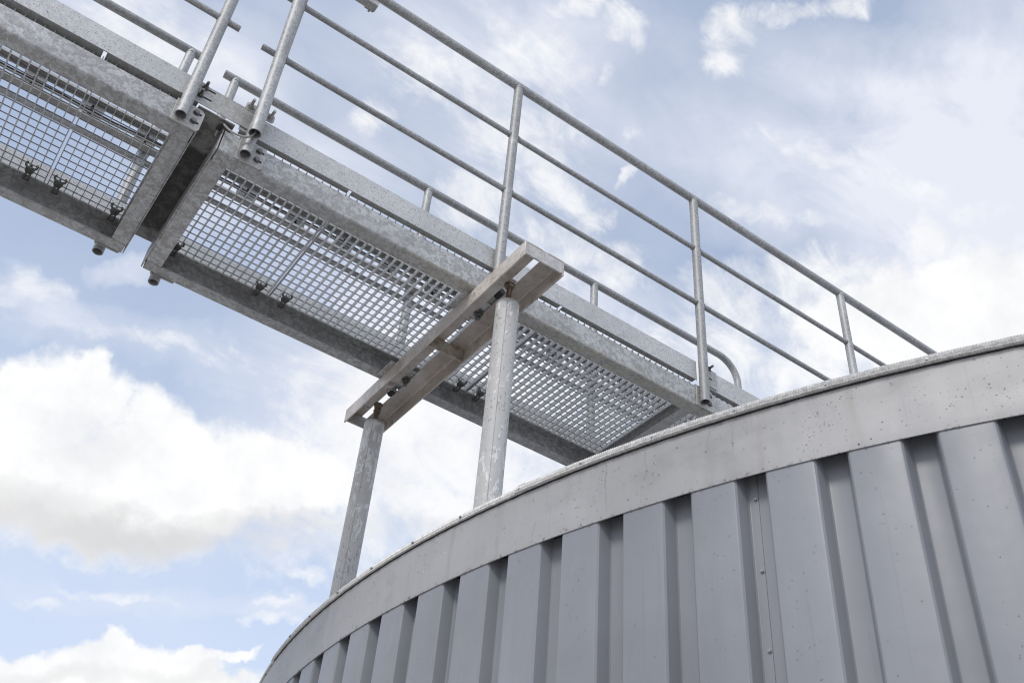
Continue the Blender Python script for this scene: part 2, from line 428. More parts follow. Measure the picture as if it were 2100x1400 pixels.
# ---------------------------------------------------------------- mesh helpers
class MB:
    def __init__(s):
        s.v = []; s.f = []

    def add(s, vs, fs):
        o = len(s.v)
        s.v += [Vector(x) for x in vs]
        s.f += [tuple(i + o for i in f) for f in fs]
        return s

    def box(s, x0, x1, y0, y1, z0, z1):
        return s.add([(x, y, z) for x in (x0, x1) for y in (y0, y1) for z in (z0, z1)],
                     [(0, 1, 3, 2), (4, 6, 7, 5), (0, 4, 5, 1), (2, 3, 7, 6), (0, 2, 6, 4), (1, 5, 7, 3)])

    def prism(s, poly, org, a, b, ext):
        """closed polygon poly (u, v) in the plane org + u*a + v*b, extruded by vector ext"""
        org, a, b, ext = Vector(org), Vector(a), Vector(b), Vector(ext)
        n = len(poly)
        p0 = [org + a * u + b * v for u, v in poly]
        vs = p0 + [p + ext for p in p0]
        fs = [(i, (i + 1) % n, n + (i + 1) % n, n + i) for i in range(n)]
        fs += [tuple(range(n - 1, -1, -1)), tuple(range(n, 2 * n))]
        return s.add(vs, fs)

    def sweep(s, pts, r, n=16, wall=0.0, caps=True):
        pts = [Vector(p) for p in pts]
        t0 = (pts[1] - pts[0]).normalized()
        ref = Vector((0, 0, 1)) if abs(t0.z) < 0.9 else Vector((1, 0, 0))
        u = (ref - t0 * ref.dot(t0)).normalized()
        rings = []
        for i, p in enumerate(pts):
            if i == 0: t = t0
            elif i == len(pts) - 1: t = (pts[i] - pts[i - 1]).normalized()
            else: t = ((pts[i] - pts[i - 1]).normalized() + (pts[i + 1] - pts[i]).normalized()).normalized()
            u = (u - t * u.dot(t)).normalized()
            w = t.cross(u)
            rings.append((p, u, w))
        def shell(rad):
            return [p + (u * math.cos(2 * math.pi * k / n) + w * math.sin(2 * math.pi * k / n)) * rad for p, u, w in rings for k in range(n)]
        m = len(pts)
        vs = shell(r)
        fs = [(i * n + k, i * n + (k + 1) % n, (i + 1) * n + (k + 1) % n, (i + 1) * n + k) for i in range(m - 1) for k in range(n)]
        if wall:
            o = len(vs)
            vs += shell(r - wall)
            fs += [(o + i * n + k, o + (i + 1) * n + k, o + (i + 1) * n + (k + 1) % n, o + i * n + (k + 1) % n) for i in range(m - 1) for k in range(n)]
            for i in (0, m - 1):
                fs += [(i * n + k, o + i * n + k, o + i * n + (k + 1) % n, i * n + (k + 1) % n) if i == 0 else
                       (i * n + k, i * n + (k + 1) % n, o + i * n + (k + 1) % n, o + i * n + k) for k in range(n)]
        elif caps:
            fs += [tuple(range(n - 1, -1, -1)), tuple((m - 1) * n + k for k in range(n))]
        return s.add(vs, fs)

    def cyl(s, p0, p1, r, n=16, wall=0.0):
        return s.sweep([p0, p1], r, n, wall)

    def hexa(s, p, d, r, h):
        p, d = Vector(p), Vector(d)
        s.sweep([p, p + d * h * 0.8], r, 6)
        return s.sweep([p + d * h * 0.8, p + d * h], r * 0.86, 6)

    def build(s, name, mat, parent=None, bevel=0.0, smooth=38, org=None):
        o = Vector(org) if org is not None else (min3(s.v) + max3(s.v)) * 0.5
        me = bpy.data.meshes.new(name)
        me.from_pydata([v - o for v in s.v], [], s.f)
        me.materials.append(mat)
        me.polygons.foreach_set('use_smooth', [True] * len(me.polygons))
        me.set_sharp_from_angle(angle=R(smooth))
        me.update()
        ob = bpy.data.objects.new(name, me)
        COL.objects.link(ob)
        w = o + Vector((0, 0, EYE))
        if parent is not None:
            ob.parent = parent
            ob.location = w - world_loc(parent)
        else:
            ob.location = w
        if bevel:
            bv = ob.modifiers.new('edge', 'BEVEL')
            bv.width = bevel; bv.segments = 2; bv.limit_method = 'ANGLE'; bv.angle_limit = R(40)
        return ob


def min3(vs): return Vector((min(v.x for v in vs), min(v.y for v in vs), min(v.z for v in vs)))
def max3(vs): return Vector((max(v.x for v in vs), max(v.y for v in vs), max(v.z for v in vs)))


def world_loc(o):
    p = Vector(o.location)
    while o.parent:
        o = o.parent; p += Vector(o.location)
    return p


def thing(name, label, cat, at, group=None):
    o = bpy.data.objects.new(name, None)
    o.empty_display_size = 0.1
    COL.objects.link(o)
    o.location = Vector(at) + Vector((0, 0, EYE))
    return tag(o, label, cat, group)


def tag(o, label, cat=None, group=None, kind=None):
    if label: o['label'] = label
    if cat: o['category'] = cat
    if group: o['group'] = group
    if kind: o['kind'] = kind
    return o


def copy_part(src, parent, delta):
    """a copy of a part and its sub-parts, moved by delta"""
    c = src.copy(); COL.objects.link(c); c.parent = parent
    c.location = Vector(src.location) + Vector(delta)
    for ch in src.children:
        k = ch.copy(); COL.objects.link(k); k.parent = c
    return c


def channel(w, h, t, r):
    """C section: web on u = 0, flanges towards +u"""
    def arc(cx, cy, rad, a0, a1, n=5):
        return [(cx + rad * math.cos(R(a0 + (a1 - a0) * i / n)), cy + rad * math.sin(R(a0 + (a1 - a0) * i / n))) for i in range(n + 1)]
    p = [(w, 0)] + arc(r, r, r, 270, 180) + arc(r, h - r, r, 180, 90) + [(w, h), (w, h - t)]
    ri = max(r - t, 0.002)
    p += arc(t + ri, h - t - ri, ri, 90, 180) + arc(t + ri, t + ri, ri, 180, 270) + [(w, t)]
    return p


# ---------------------------------------------------------------- ground (structure)
gm = MB(); gm.add([(-1500, -1500, -EYE), (1500, -1500, -EYE), (1500, 1500, -EYE), (-1500, 1500, -EYE)], [(0, 1, 2, 3)])
tag(gm.build('ground', M['ground']), 'grey concrete yard around the tank', None, None, 'structure')

# ---------------------------------------------------------------- storage tank
TC = (5.341, 2.792)
TR = 4.085
Z_TRIM, Z_TOP, Z_BAND = 1.500, 1.478, 1.306
tank = thing('storage_tank', 'round grey storage tank clad in ribbed metal sheets below a smooth pale rim band', 'tank', (TC[0], TC[1], -EYE))
T_ORG = (TC[0], TC[1], Z_BAND)


def tp(ang, r, z):
    a = R(ang)
    return (TC[0] + r * math.cos(a), TC[1] + r * math.sin(a), z)


def build_cladding():
    pitch = 360.0 / 136
    crest, base = 1.56, 203.80
    rc, rv = TR - 0.004, TR - 0.047
    web = 0.215
    ring = []
    e = 0.05
    for k in range(136):
        a = base + k * pitch
        # crest with softly folded edges, sloping webs, valley floor
        ring += [(a - e, rc - 0.0055), (a + 0.2 * e, rc - 0.001), (a + 1.6 * e, rc), (a + crest - 1.6 * e, rc), (a + crest - 0.2 * e, rc - 0.001), (a + crest + e, rc - 0.0055)]
        b = a + crest + web; c = a + pitch - web
        ring += [(b - e * 0.6, rv + 0.004), (b + 0.2 * e, rv + 0.0007), (b + e, rv), (c - e, rv), (c - 0.2 * e, rv + 0.0007), (c + e * 0.6, rv + 0.004)]
    n = len(ring)
    mb = MB()
    zs = (-EYE + 0.05, 1.332)
    mb.v = [Vector(tp(a, r, z)) for z in zs for a, r in ring]
    mb.f = [(i, (i + 1) % n, n + (i + 1) % n, n + i) for i in range(n)]
    mb.build('wall_cladding', M['clad'], tank, smooth=24, org=T_ORG)
    # overlapping sheet edge in one valley, fixed with three screws
    a0 = 200.54
    lap = MB()
    va = [a0 - 0.20 + 0.26 * i / 4 for i in range(5)]
    m = len(va)
    lap.v = [Vector(tp(a, r, z)) for r in (rv + 0.0004, rv + 0.0022) for z in zs for a in va]
    q = 2 * m
    lap.f = [(q + i, q + i + 1, q + m + i + 1, q + m + i) for i in range(m - 1)] + [(m - 1, 2 * m - 1, q + 2 * m - 1, q + m - 1), (0, q, q + m, m)]
    lap.build('lap_seam', M['clad'], tank, org=T_ORG)
    for z in (1.267, 1.086, 0.905, 0.72, 0.54):
        screw(a0 - 0.02, rv + 0.002, z, 0.0040)


def screw(ang, r, z, size):
    a = R(ang)
    d = Vector((math.cos(a), math.sin(a), 0))
    p = Vector(tp(ang, r, z))
    mb = MB()
    mb.cyl(p, p + d * size * 0.35, size * 1.5, 14)
    mb.hexa(p + d * size * 0.35, d, size, size * 0.9)
    return mb.build('screw', M['screw'], tank)


def build_fascia():
    a0, a1, n = 100.0, 460.0, 1080
    dents = ((200.87, 1.413, 0.9, 0.018, 0.006), (201.1, 1.40, 0.5, 0.012, -0.004), (192.9, 1.385, 1.0, 0.022, 0.006), (192.4, 1.362, 0.8, 0.01, -0.003), (186.4, 1.416, 1.0, 0.02, 0.005), (177.0, 1.42, 1.2, 0.02, 0.004), (209.0, 1.38, 1.2, 0.03, 0.004))
    mb = MB()
    zz = [Z_BAND - 0.0005 + (Z_TOP + 0.004 - Z_BAND) * i / 16 for i in range(17)]
    rows = [(TR - 0.012, Z_BAND + 0.004), (TR - 0.0035, Z_BAND - 0.0015), (TR - 0.0008, Z_BAND - 0.0012)] + [(TR, z) for z in zz[1:]]
    for r, z in rows:
        for i in range(n):
            a = a0 + 360.0 * i / n
            rr = r
            if 165 < a < 215 and r == TR:
                # slight oil-canning of the sheet plus dents pressed into it
                rr += 0.0011 * math.sin(a * 2.9) * math.sin((z - Z_BAND) * 18.2) + 0.0006 * math.sin(a * 7.7 + z * 9)
                for da, dz, sa, sz, dep in dents:
                    tilt = z - dz - (a - da) * 0.010
                    rr -= dep * 0.5 * math.exp(-((a - da) / sa) ** 2 - (tilt / sz) ** 2)
            mb.v.append(Vector(tp(a, rr, z)))
    for j in range(len(rows) - 1):
        for i in range(n):
            mb.f.append((j * n + i, j * n + (i + 1) % n, (j + 1) * n + (i + 1) % n, (j + 1) * n + i))
    mb.build('rim_band', M['fascia'], tank, org=T_ORG)


def build_trim(a0, a1, dr, dz):
    """folded edge strip with fine vertical corrugations in two rows"""
    rib = 0.0064 / TR * 180 / math.pi
    n = int((a1 - a0) / (rib / 4))
    prof = [(-0.001, 1.4768, 0), (0.0070, 1.4766, .2), (0.0098, 1.4778, .8), (0.0100, 1.4800, 1), (0.0076, 1.4828, .8), (0.0058, 1.4838, .3), (0.0072, 1.4848, .8), (0.0074, 1.4900, .9), (0.0068, 1.4955, .9), (0.0052, 1.4985, .6), (0.0005, 1.5005, .2), (-0.012, 1.5012, 0), (-0.03, 1.5008, 0)]
    mb = MB()
    m = len(prof)
    for i in range(n + 1):
        a = a0 + (a1 - a0) * i / n
        w = math.cos(i * math.pi / 2)
        wob = 0.0003 * math.sin(a * 3.1) + 0.0002 * math.sin(a * 8.3 + 1)
        for k, (r, z, amp) in enumerate(prof):
            mb.v.append(Vector(tp(a, TR + r + dr + amp * w * 0.0018, z + dz + wob)))
    mb.f = [(i * m + k, (i + 1) * m + k, (i + 1) * m + k + 1, i * m + k + 1) for i in range(n) for k in range(m - 1)]
    mb.build('edge_trim', M['trim'], tank, smooth=70, org=T_ORG)


def build_trim_shadow():
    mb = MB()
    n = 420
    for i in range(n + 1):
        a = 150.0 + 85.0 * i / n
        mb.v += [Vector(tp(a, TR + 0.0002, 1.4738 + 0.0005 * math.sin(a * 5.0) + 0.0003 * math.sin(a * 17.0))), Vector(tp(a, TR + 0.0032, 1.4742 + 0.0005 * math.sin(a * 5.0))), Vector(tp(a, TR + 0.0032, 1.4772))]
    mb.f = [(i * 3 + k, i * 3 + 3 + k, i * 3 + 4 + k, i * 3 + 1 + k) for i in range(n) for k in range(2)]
    mb.build('trim_shadow_strip', M['rubber_and_shadow'], tank, org=T_ORG)  # black strip added to draw the shadow line beneath the trim


build_cladding()
build_fascia()
build_trim_shadow()
build_trim(150.0, 168.9, -0.004, -0.003)
build_trim(168.6, 191.2, 0.0, 0.0)
build_trim(190.85, 235.0, 0.0035, 0.001)
# a folded end of the strip stands up where two lengths overlap
ej = MB()
for a, b, z0, z1 in ((190.7, 191.25, 1.500, 1.5075),):
    ej.add([tp(a, TR + .004, z0), tp(b, TR + .004, z0), tp(b, TR + .004, z1), tp(a + .22, TR + .004, z1 - .001), tp(a, TR - .03, z0), tp(b, TR - .03, z0), tp(b, TR - .03, z1), tp(a + .22, TR - .03, z1 - .001)],
           [(0, 1, 2, 3), (4, 7, 6, 5), (2, 6, 7, 3), (0, 3, 7, 4), (1, 5, 6, 2), (0, 4, 5, 1)])
ej.build('trim_end', M['trim'], tank)
for a in (206.63, 203.47, 200.34, 197.19, 194.10, 191.08, 187.74, 184.57, 181.33, 178.1, 174.85, 172.0, 209.8, 213.0):
    screw(a, TR + 0.0095, 1.4868, 0.0032)
rf = MB()
rf.v = [Vector(tp(360.0 * i / 180, TR - 0.006, 1.455)) for i in range(180)] + [Vector((TC[0], TC[1], 1.47))]
rf.f = [(i, (i + 1) % 180, 180) for i in range(180)]
rf.build('tank_roof', M['roof'], tank)

# ---------------------------------------------------------------- walkway sections
YN, YF = 2.388, 3.100           # outer faces of the two side channels
FLN = 0.058
BH = 0.103                      # channel height
PITCH, WIRE = 0.0311, 0.0350


def grating(root, x0, x1, zg, off=0.0):
    mb = MB(); wr = MB()
    y0, y1 = YN + 0.016, YF - 0.016
    n = max(2, round((x1 - x0 - 0.003) / PITCH))
    h = 0.0245
    for i in range(n + 1):
        x = x0 + (x1 - x0 - 0.003) * i / n
        mb.box(x, x + 0.0028, y0, y1, zg, zg + h)
    k = int((y1 - y0 - 0.02) / WIRE)
    for j in range(k + 1):
        y = y0 + 0.014 + j * WIRE + off
        if y > y1 - 0.004: break
        # twisted square cross bar drawn as a six sided rod, sunk into the bearing bars
        wr.cyl((x0 + 0.0014, y, zg + h - 0.004), (x1 - 0.0014, y, zg + h - 0.004), 0.0021, 6)
    gp_ = mb.build('grating_panel', M['grate'], root, smooth=30)
    wr.build('cross_rods', M['wire'], gp_, smooth=30)
    return gp_


def clip(root, x, y, zc):
    """saddle clip: dished disc under the bars, two upturned ears, bolt and forked jaw below the flange"""
    mb = MB()
    body = [(-0.017, -0.020), (-0.012, -0.017), (-0.008, -0.021), (-0.003, -0.018), (0.002, -0.021), (0.007, -0.017), (0.011, -0.020), (0.017, -0.016), (0.019, -0.004), (0.016, 0.010), (0.009, 0.019), (-0.009, 0.019), (-0.017, 0.010), (-0.019, -0.004)]
    mb.prism(body, (x, y, zc - 0.014), (1, 0, 0), (0, 1, 0), (0, 0, 0.010))
    for s in (-1, 1):
        mb.sweep([(x + s * 0.013, y - 0.012, zc - 0.008), (x + s * 0.022, y - 0.016, zc - 0.001), (x + s * 0.023, y - 0.018, zc + 0.010), (x + s * 0.018, y - 0.018, zc + 0.016)], 0.0052, 8)
    mb.cyl((x, y, zc - 0.02), (x, y, zc + 0.02), 0.004, 10)
    for s in (-1, 1):
        mb.sweep([(x + s * 0.008, y + 0.012, zc - 0.014), (x + s * 0.009, y + 0.030, zc - 0.022), (x + s * 0.010, y + 0.054, zc - 0.019)], 0.0048, 8)
    mb.box(x - 0.012, x + 0.012, y + 0.040, y + 0.054, zc - 0.024, zc - 0.016)
    c0 = Vector((x, y + 0.02, zc - 0.004)); mb.v = [c0 + (v - c0) * 0.84 for v in mb.v]
    return mb.build('grating_clip', M['clip'], root, 0.0008)


def side_beam(root, x0, x1, zb, near, mat='beam'):
    mb = MB()
    if near: mb.prism(channel(FLN, BH, 0.005, 0.011), (x0, YN, zb), (0, 1, 0), (0, 0, 1), (x1 - x0, 0, 0))
    else: mb.prism(channel(0.053, BH, 0.005, 0.008), (x0, YF, zb), (0, -1, 0), (0, 0, 1), (x1 - x0, 0, 0))
    return mb.build('side_beam', M[mat], root, 0.0008)


def cross_beam(root, x, zb, s, name='end_beam', w=0.058, mat='beam', h=BH - 0.004):
    """channel across the walkway, its web at x and its flanges towards s"""
    mb = MB()
    mb.prism(channel(w, h, 0.005, 0.007), (x, YN + FLN + 0.0008, zb + 0.001), (s, 0, 0), (0, 0, 1), (0, YF - 0.0538 - YN - FLN - 0.0008, 0))
    # web carried on past the side channels so the corner is closed
    if name == 'end_beam':
        mb.box(min(x, x - s * 0.004) , max(x, x - s * 0.004), YN + 0.001, YF - 0.001, zb + 0.004, zb + BH - 0.003)
    return mb.build(name, M[mat], root, 0.0008)


left = thing('walkway_section', 'galvanised walkway section at the upper left, ending at the dark gap', 'walkway', (-1.0, 2.74, 2.537), 'bolted walkway sections')
ZL, ZR = 2.537, 2.517
side_beam(left, -2.8, 0.222, ZL, True)
side_beam(left, -2.8, 0.222, ZL, False)
cross_beam(left, 0.2262, ZL, -1)
for x0, x1 in ((-2.62, -1.80), (-1.796, -1.004), (-1.0, -0.110), (-0.100, 0.200)):
    grating(left, x0, x1, ZL + BH)
for x in (-1.06, -0.94, -0.168, -0.067, 0.140):
    clip(left, x, 3.010, ZL + BH)

rightw = thing('walkway_section', 'galvanised walkway section resting on the cream trestle and running out over the tank', 'walkway', (2.5, 2.74, 2.517), 'bolted walkway sections')
side_beam(rightw, 0.311, 4.90, ZR, True, 'beam_run')
side_beam(rightw, 0.311, 4.90, ZR, False)
cross_beam(rightw, 0.3068, ZR, 1, mat='beam_rust')
cross_beam(rightw, 2.418, ZR + 0.052, 1, 'cross_beam', 0.052, 'plate', 0.049)
cross_beam(rightw, 4.9042, ZR, -1)
sb = MB()
for k in range(3):
    sb.box(2.4115 - 0.0005 * (k % 2), 2.4172, YN + 0.062, YF - 0.058, ZR + 0.058 + k * 0.0142, ZR + 0.0715 + k * 0.0142)
sb.build('web_strip', M['strip'], rightw, 0.001)  # darker ribbed strip laid over the face of the cross beam's web
for x0, x1 in ((0.334, 0.768), (0.777, 1.697), (1.705, 2.636), (2.64, 3.57), (3.575, 4.87)):
    grating(rightw, x0, x1, ZR + BH)
for x in (0.385, 0.723, 0.832, 1.652, 1.752, 2.58, 2.70):
    clip(rightw, x, 3.014, ZR + BH)

# the plate that bridges the gap between both sections
gp = MB(); gp.box(0.203, 0.331, 2.374, 3.090, ZR + BH + 0.0215, ZR + BH + 0.0265)
tag(gp.build('bridging_plate', M['gap_plate'], None, 0.001), 'dark weathered plate bridging the gap between the two walkway sections', 'plate')


# ---------------------------------------------------------------- handrails
PR, RR, KR = 0.0203, 0.0195, 0.0118
YPN, YPF = 2.360, 3.124


def bracket(post, x, y, zb, s, bolts=True):
    """base plate behind the post foot; s = -1 on the near side (plate faces -y), +1 on the far side"""
    yw = YN if s < 0 else YF
    y0, y1 = (yw - 0.0075, yw - 0.0008) if s < 0 else (yw + 0.0008, yw + 0.0075)
    poly = [(-0.026, 0.0), (0.062, 0.0), (0.070, 0.012), (0.070, 0.088), (0.058, 0.102), (-0.026, 0.102)]
    mb = MB()
    mb.prism(poly, (x, y0, zb), (1, 0, 0), (0, 0, 1), (0, y1 - y0, 0))
    bp = mb.build('base_plate', M['plate'], post, 0.001)
    yo = y0 if s < 0 else y1
    for zz in (0.034, 0.076):
        b = MB()
        b.cyl((x + 0.043, yo, zb + zz), (x + 0.043, yo + s * 0.002, zb + zz), 0.0115, 18)
        b.hexa((x + 0.043, yo + s * 0.002, zb + zz), (0, s, 0), 0.0098, 0.008)
        b.build('bolt', M['bolt'], post, 0.0006)
        if s < 0:
            d = MB()
            d.sweep([(x + 0.051, yo - 0.0004, zb + zz - 0.0005), (x + 0.060, yo - 0.0004, zb + zz - 0.0005)], 0.0005, 8)
            d = MB()
            d.prism([(0.0, -0.0048), (0.0155, -0.0048), (0.019, 0.0), (0.0155, 0.0048), (0.0, 0.0048)], (x + 0.043, yo + 0.0002, zb + zz), (1, 0, 0), (0, 0, 1), (0, -0.0006, 0))
            d.build('bolt_slot', M['dark'], post)


def post_at(root, x, y, zb, ztop, s):
    mb = MB()
    mb.cyl((x, y, zb + (0.012 if s < 0 else -0.017)), (x, y, ztop), PR, 22, 0.003)
    p = mb.build('post', M['tube'], root)
    bracket(p, x, y, zb, s)
    # weld collar where the post meets the top rail
    for zz in (ztop + ZM1 - ZTOP, ztop + ZM2 - ZTOP):
        for sx in (-1, 1):
            w = MB()
            w.sweep([(x + sx * (PR - 0.002), y, zz), (x + sx * (PR + 0.0022), y, zz)], KR + 0.0022, 16)
            w.build('weld_bead', M['tube'], p)
    w = MB()
    w.sweep([(x, y, ztop - 0.021), (x, y, ztop - 0.016)], PR + 0.0014, 22)
    w.build('weld_bead', M['tube'], p)
    return p


def rails(root, y, xs, tops):
    for (x0, x1), z, r, nm in zip(xs, tops, (RR, KR, KR), ('top_rail', 'mid_rail', 'mid_rail')):
        MB().cyl((x0, y, z), (x1, y, z), r, 20, 0.0025).build(nm, M['tube'], root)


def toe_board(root, x0, x1, y, s, z0, breaks, lip=0.022, step=True):
    """upright plate with a narrow lip folded inwards along its foot; s = -1 near side"""
    mb = MB()
    ya, yb = (y, y + 0.004) if s < 0 else (y - 0.004, y)
    mb.box(x0, x1, ya, yb, z0, z0 + 0.098)
    tb = mb.build('toe_board', M['toe'], root, 0.0008)
    cuts = [x0] + list(breaks) + [x1]
    for a, b in zip(cuts[:-1], cuts[1:]):
        l = MB()
        if s < 0: l.box(a + 0.006, b - 0.006, yb + 0.0002, yb + lip, z0 + 0.0004, z0 + 0.0034)
        else: l.box(a + 0.006, b - 0.006, ya - lip, ya - 0.0002, z0 + 0.0004, z0 + 0.0034)
        l.build('toe_lip', M['plate'], tb)
    return tb


ZTOP, ZM1, ZM2 = 3.748, 3.405, 3.064
DL = 0.020
nl = thing('handrail', 'near galvanised handrail of the left walkway section with open post foot beside the gap', 'handrail', (-1.0, YPN, ZL), 'galvanised handrails along the walkway')
rails(nl, YPN, ((-2.7, 0.225), (-2.7, 0.225), (-2.7, 0.225)), (ZTOP + DL, ZM1 + DL, ZM2 + DL))
for x in (0.163, -0.83, -1.83):
    post_at(nl, x, YPN, ZL, ZTOP + DL, -1)
toe_board(nl, -2.7, 0.205, 2.3815, -1, ZL + BH + 0.026, (-1.0, -0.113), 0.036)

nr = thing('handrail', 'long near galvanised handrail with three tall posts, running down behind the tank rim', 'handrail', (1.4, YPN, ZR), 'galvanised handrails along the walkway')
rails(nr, YPN, ((0.325, 4.85), (0.318, 4.85), (0.316, 4.85)), (ZTOP, ZM1, ZM2))
for x in (0.391, 1.387, 2.424, 3.460, 4.50):
    post_at(nr, x, YPN, ZR, ZTOP, -1)
toe_board(nr, 0.345, 2.405, 2.3815, -1, ZR + BH + 0.026, (0.772, 1.701), 0.020)
toe_board(nr, 2.470, 4.85, 2.3850, -1, ZR + BH + 0.020, (3.57,), 0.020)


def splice(root, x0, x1, y, z0, slots, studs):
    mb = MB()
    mb.box(x0, x1, y - 0.003, y, z0, z0 + 0.092)
    sp = mb.build('splice_plate', M['plate'], root, 0.0008)
    for xa, xb, z in slots:
        d = MB()
        d.prism([(xa, -0.0035), (xb, -0.0035), (xb + 0.003, 0), (xb, 0.0035), (xa, 0.0035)], (0, y - 0.0028, z), (1, 0, 0), (0, 0, 1), (0, -0.0006, 0))
        d.build('slot', M['dark'], sp)
    for x, z in studs:
        b = MB()
        b.cyl((x, y - 0.003, z), (x, y - 0.0055, z), 0.0115, 16)
        b.hexa((x, y - 0.0055, z), (0, -1, 0), 0.0098, 0.009)
        b.cyl((x, y - 0.014, z), (x, y - 0.034, z), 0.0052, 12)
        b.build('stud_bolt', M['bolt'], sp, 0.0005)


splice(nr, 0.172, 0.385, 2.3800, ZR + BH + 0.040, ((0.205, 0.236, 2.737), (0.200, 0.232, 2.694)), ((0.200, 2.737), (0.194, 2.694)))
# joint plate beside the third post, where the next toe board starts
splice(nr, 2.452, 2.520, 2.3835, ZR + BH + 0.028, ((2.475, 2.490, 2.737), (2.475, 2.490, 2.690)), ((2.472, 2.737),))

fl = thing('handrail', 'far galvanised handrail of the left walkway section, seen through its grating', 'handrail', (-1.0, YPF, ZL), 'galvanised handrails along the walkway')
rails(fl, YPF, ((-2.7, 0.225), (-2.7, 0.225), (-2.7, 0.225)), (ZTOP + DL, ZM1 + DL, ZM2 - 0.04))
for x in (0.150, -0.89, -1.9):
    post_at(fl, x, YPF, ZL, ZTOP + DL, 1)
toe_board(fl, -2.7, 0.205, 3.1035, 1, ZL + BH + 0.026, (-1.0, -0.1))

fr = thing('handrail', 'far galvanised handrail whose top rail bends down at its right end', 'handrail', (1.9, YPF, ZR), 'galvanised handrails along the walkway')
bend = 0.14
arc = [(3.475 - bend + bend * math.sin(R(a)), YPF, ZTOP - bend + bend * math.cos(R(a))) for a in range(0, 91, 9)]
MB().sweep([(0.312, YPF, ZTOP)] + arc + [(3.475, YPF, ZR + 0.012)], RR, 20, 0.0025).build('top_rail', M['tube'], fr)
for z in (ZM1, ZM2 - 0.055):
    MB().cyl((0.312, YPF, z), (3.47, YPF, z), KR, 18, 0.0025).build('mid_rail', M['tube'], fr)
for x in (0.368, 1.393, 2.433):
    post_at(fr, x, YPF, ZR, ZTOP, 1)
toe_board(fr, 0.335, 3.45, 3.1035, 1, ZR + BH + 0.026, (0.772, 1.701, 2.64))

# ---------------------------------------------------------------- cable tray on the far railing
def cable_tray(x0, x1, z, plates, label):
    t = thing('cable_tray', label, 'cable tray', ((x0 + x1) / 2, 3.07, z), 'cable trays on the far railing')
    for zz, s in ((z, 1), (z + 0.118, -1)):
        mb = MB()
        prof = [(0, 0), (0.032, 0), (0.032, 0.012), (0.0305, 0.012), (0.0305, 0.0015), (0.0015, 0.0015), (0.0015, 0.02), (0, 0.02)]
        mb.prism(prof, (x0, 3.094, zz), (0, -1, 0), (0, 0, s), (x1 - x0, 0, 0))
        mb.build('side_rail', M['plate'], t)
    for x in plates:
        # rung: a flat plate with two keyhole openings between three bars
        mb = MB()
        w = 0.042
        mb.box(x - w, x + w, 3.0905, 3.0922, z + 0.021, z + 0.098)
        r = mb.build('rung', M['toe'], t)
        for zc in (z + 0.042, z + 0.077):
            k = MB()
            n = 12
            k.prism([(0.0085 * math.cos(2 * math.pi * i / n), 0.0085 * math.sin(2 * math.pi * i / n)) for i in range(n)], (x, 3.0902, zc), (1, 0, 0), (0, 0, 1), (0, -0.0006, 0))
            k.prism([(-0.004, 0.004), (0.004, 0.004), (0.004, 0.019), (-0.004, 0.019)], (x, 3.0899, zc), (1, 0, 0), (0, 0, 1), (0, -0.0006, 0))
            k.build('keyhole', M['dark'], r)
    return t


cable_tray(-2.7, 0.215, 3.052, [-0.313 + 0.2225 * k for k in range(-8, 3)], 'slotted cable tray behind the left grating, on the far railing')
cable_tray(0.330, 3.40, 3.040, [0.572 + 0.2285 * k for k in range(-1, 13)], 'slotted cable tray behind the right grating, on the far railing')
for dz, yy, r, lab in ((0.055, 3.078, 0.0055, 'upper thin black cable lying in the cable tray'), (0.042, 3.074, 0.0045, 'lower thin grey cable lying in the cable tray')):
    pts = [(-2.7 + 0.1 * k, yy + 0.003 * math.sin(k * 1.7), 3.048 + dz + 0.002 * math.sin(k * 0.9)) for k in range(62)]
    tag(MB().sweep(pts, r, 10).build('tray_cable', M['rubber_and_shadow'] if dz > 0.05 else M['cable']), lab, 'cable', 'cables lying in the tray')

# ---------------------------------------------------------------- trestle under the walkway
tr = thing('support_trestle', 'cream steel trestle with two round columns carrying the walkway above the tank', 'trestle', (1.396, 2.76, 1.455))
X0, X1, ZB0, ZB1 = 1.312, 1.480, 2.441, 2.510
YA, YB = 2.0725, 3.364
SL0, SL1 = 1.386, 1.410


def angle_bar(x_out, x_in):
    s = 1 if x_in > x_out else -1
    w, h, t, r = abs(x_in - x_out), ZB1 - ZB0, 0.006, 0.009
    def arc(cx, cy, rad, a0, a1, n=5):
        return [(cx + rad * math.cos(R(a0 + (a1 - a0) * i / n)), cy + rad * math.sin(R(a0 + (a1 - a0) * i / n))) for i in range(n + 1)]
    poly = [(0, 0)] + arc(r * .5, h - r * .5, r * .5, 180, 90) + [(w, h), (w, h - t)] + arc(t + r, h - t - r, r, 90, 180) + [(t, 0)]
    mb = MB()
    mb.prism(poly, (x_out, YA, ZB0), (s, 0, 0), (0, 0, 1), (0, YB - YA, 0))
    return mb.build('angle_bar', M['frame'], tr, 0.0016)


angle_bar(X0, SL0)
angle_bar(X1, SL1)
for y in (YA, YB - 0.009):
    mb = MB(); mb.box(X0 + 0.0066, X1 - 0.0066, y + 0.001, y + 0.008, ZB0 + 0.010, ZB1 - 0.0065)
    epo = mb.build('end_plate', M['frame_end'], tr, 0.001)
    yi = y + (0.0092 if y < 2.5 else 0.0002)
    for xa, xb in ((X0 + 0.010, SL0 - 0.004), (SL1 + 0.004, X1 - 0.010)):
        wb = MB()
        wb.sweep([(xa + (xb - xa) * k / 12, yi + 0.0005 * math.sin(k * 2.1), ZB1 - 0.0072 + 0.0005 * math.cos(k * 1.7)) for k in range(13)], 0.0026, 8)
        wb.build('weld_bead', M['weld'], epo)
mb = MB(); mb.box(X0 + 0.0066, X1 - 0.0066, 2.702, 2.708, ZB0 + 0.006, ZB1 - 0.0065)
stf = mb.build('stiffener', M['stiff'], tr, 0.0008)
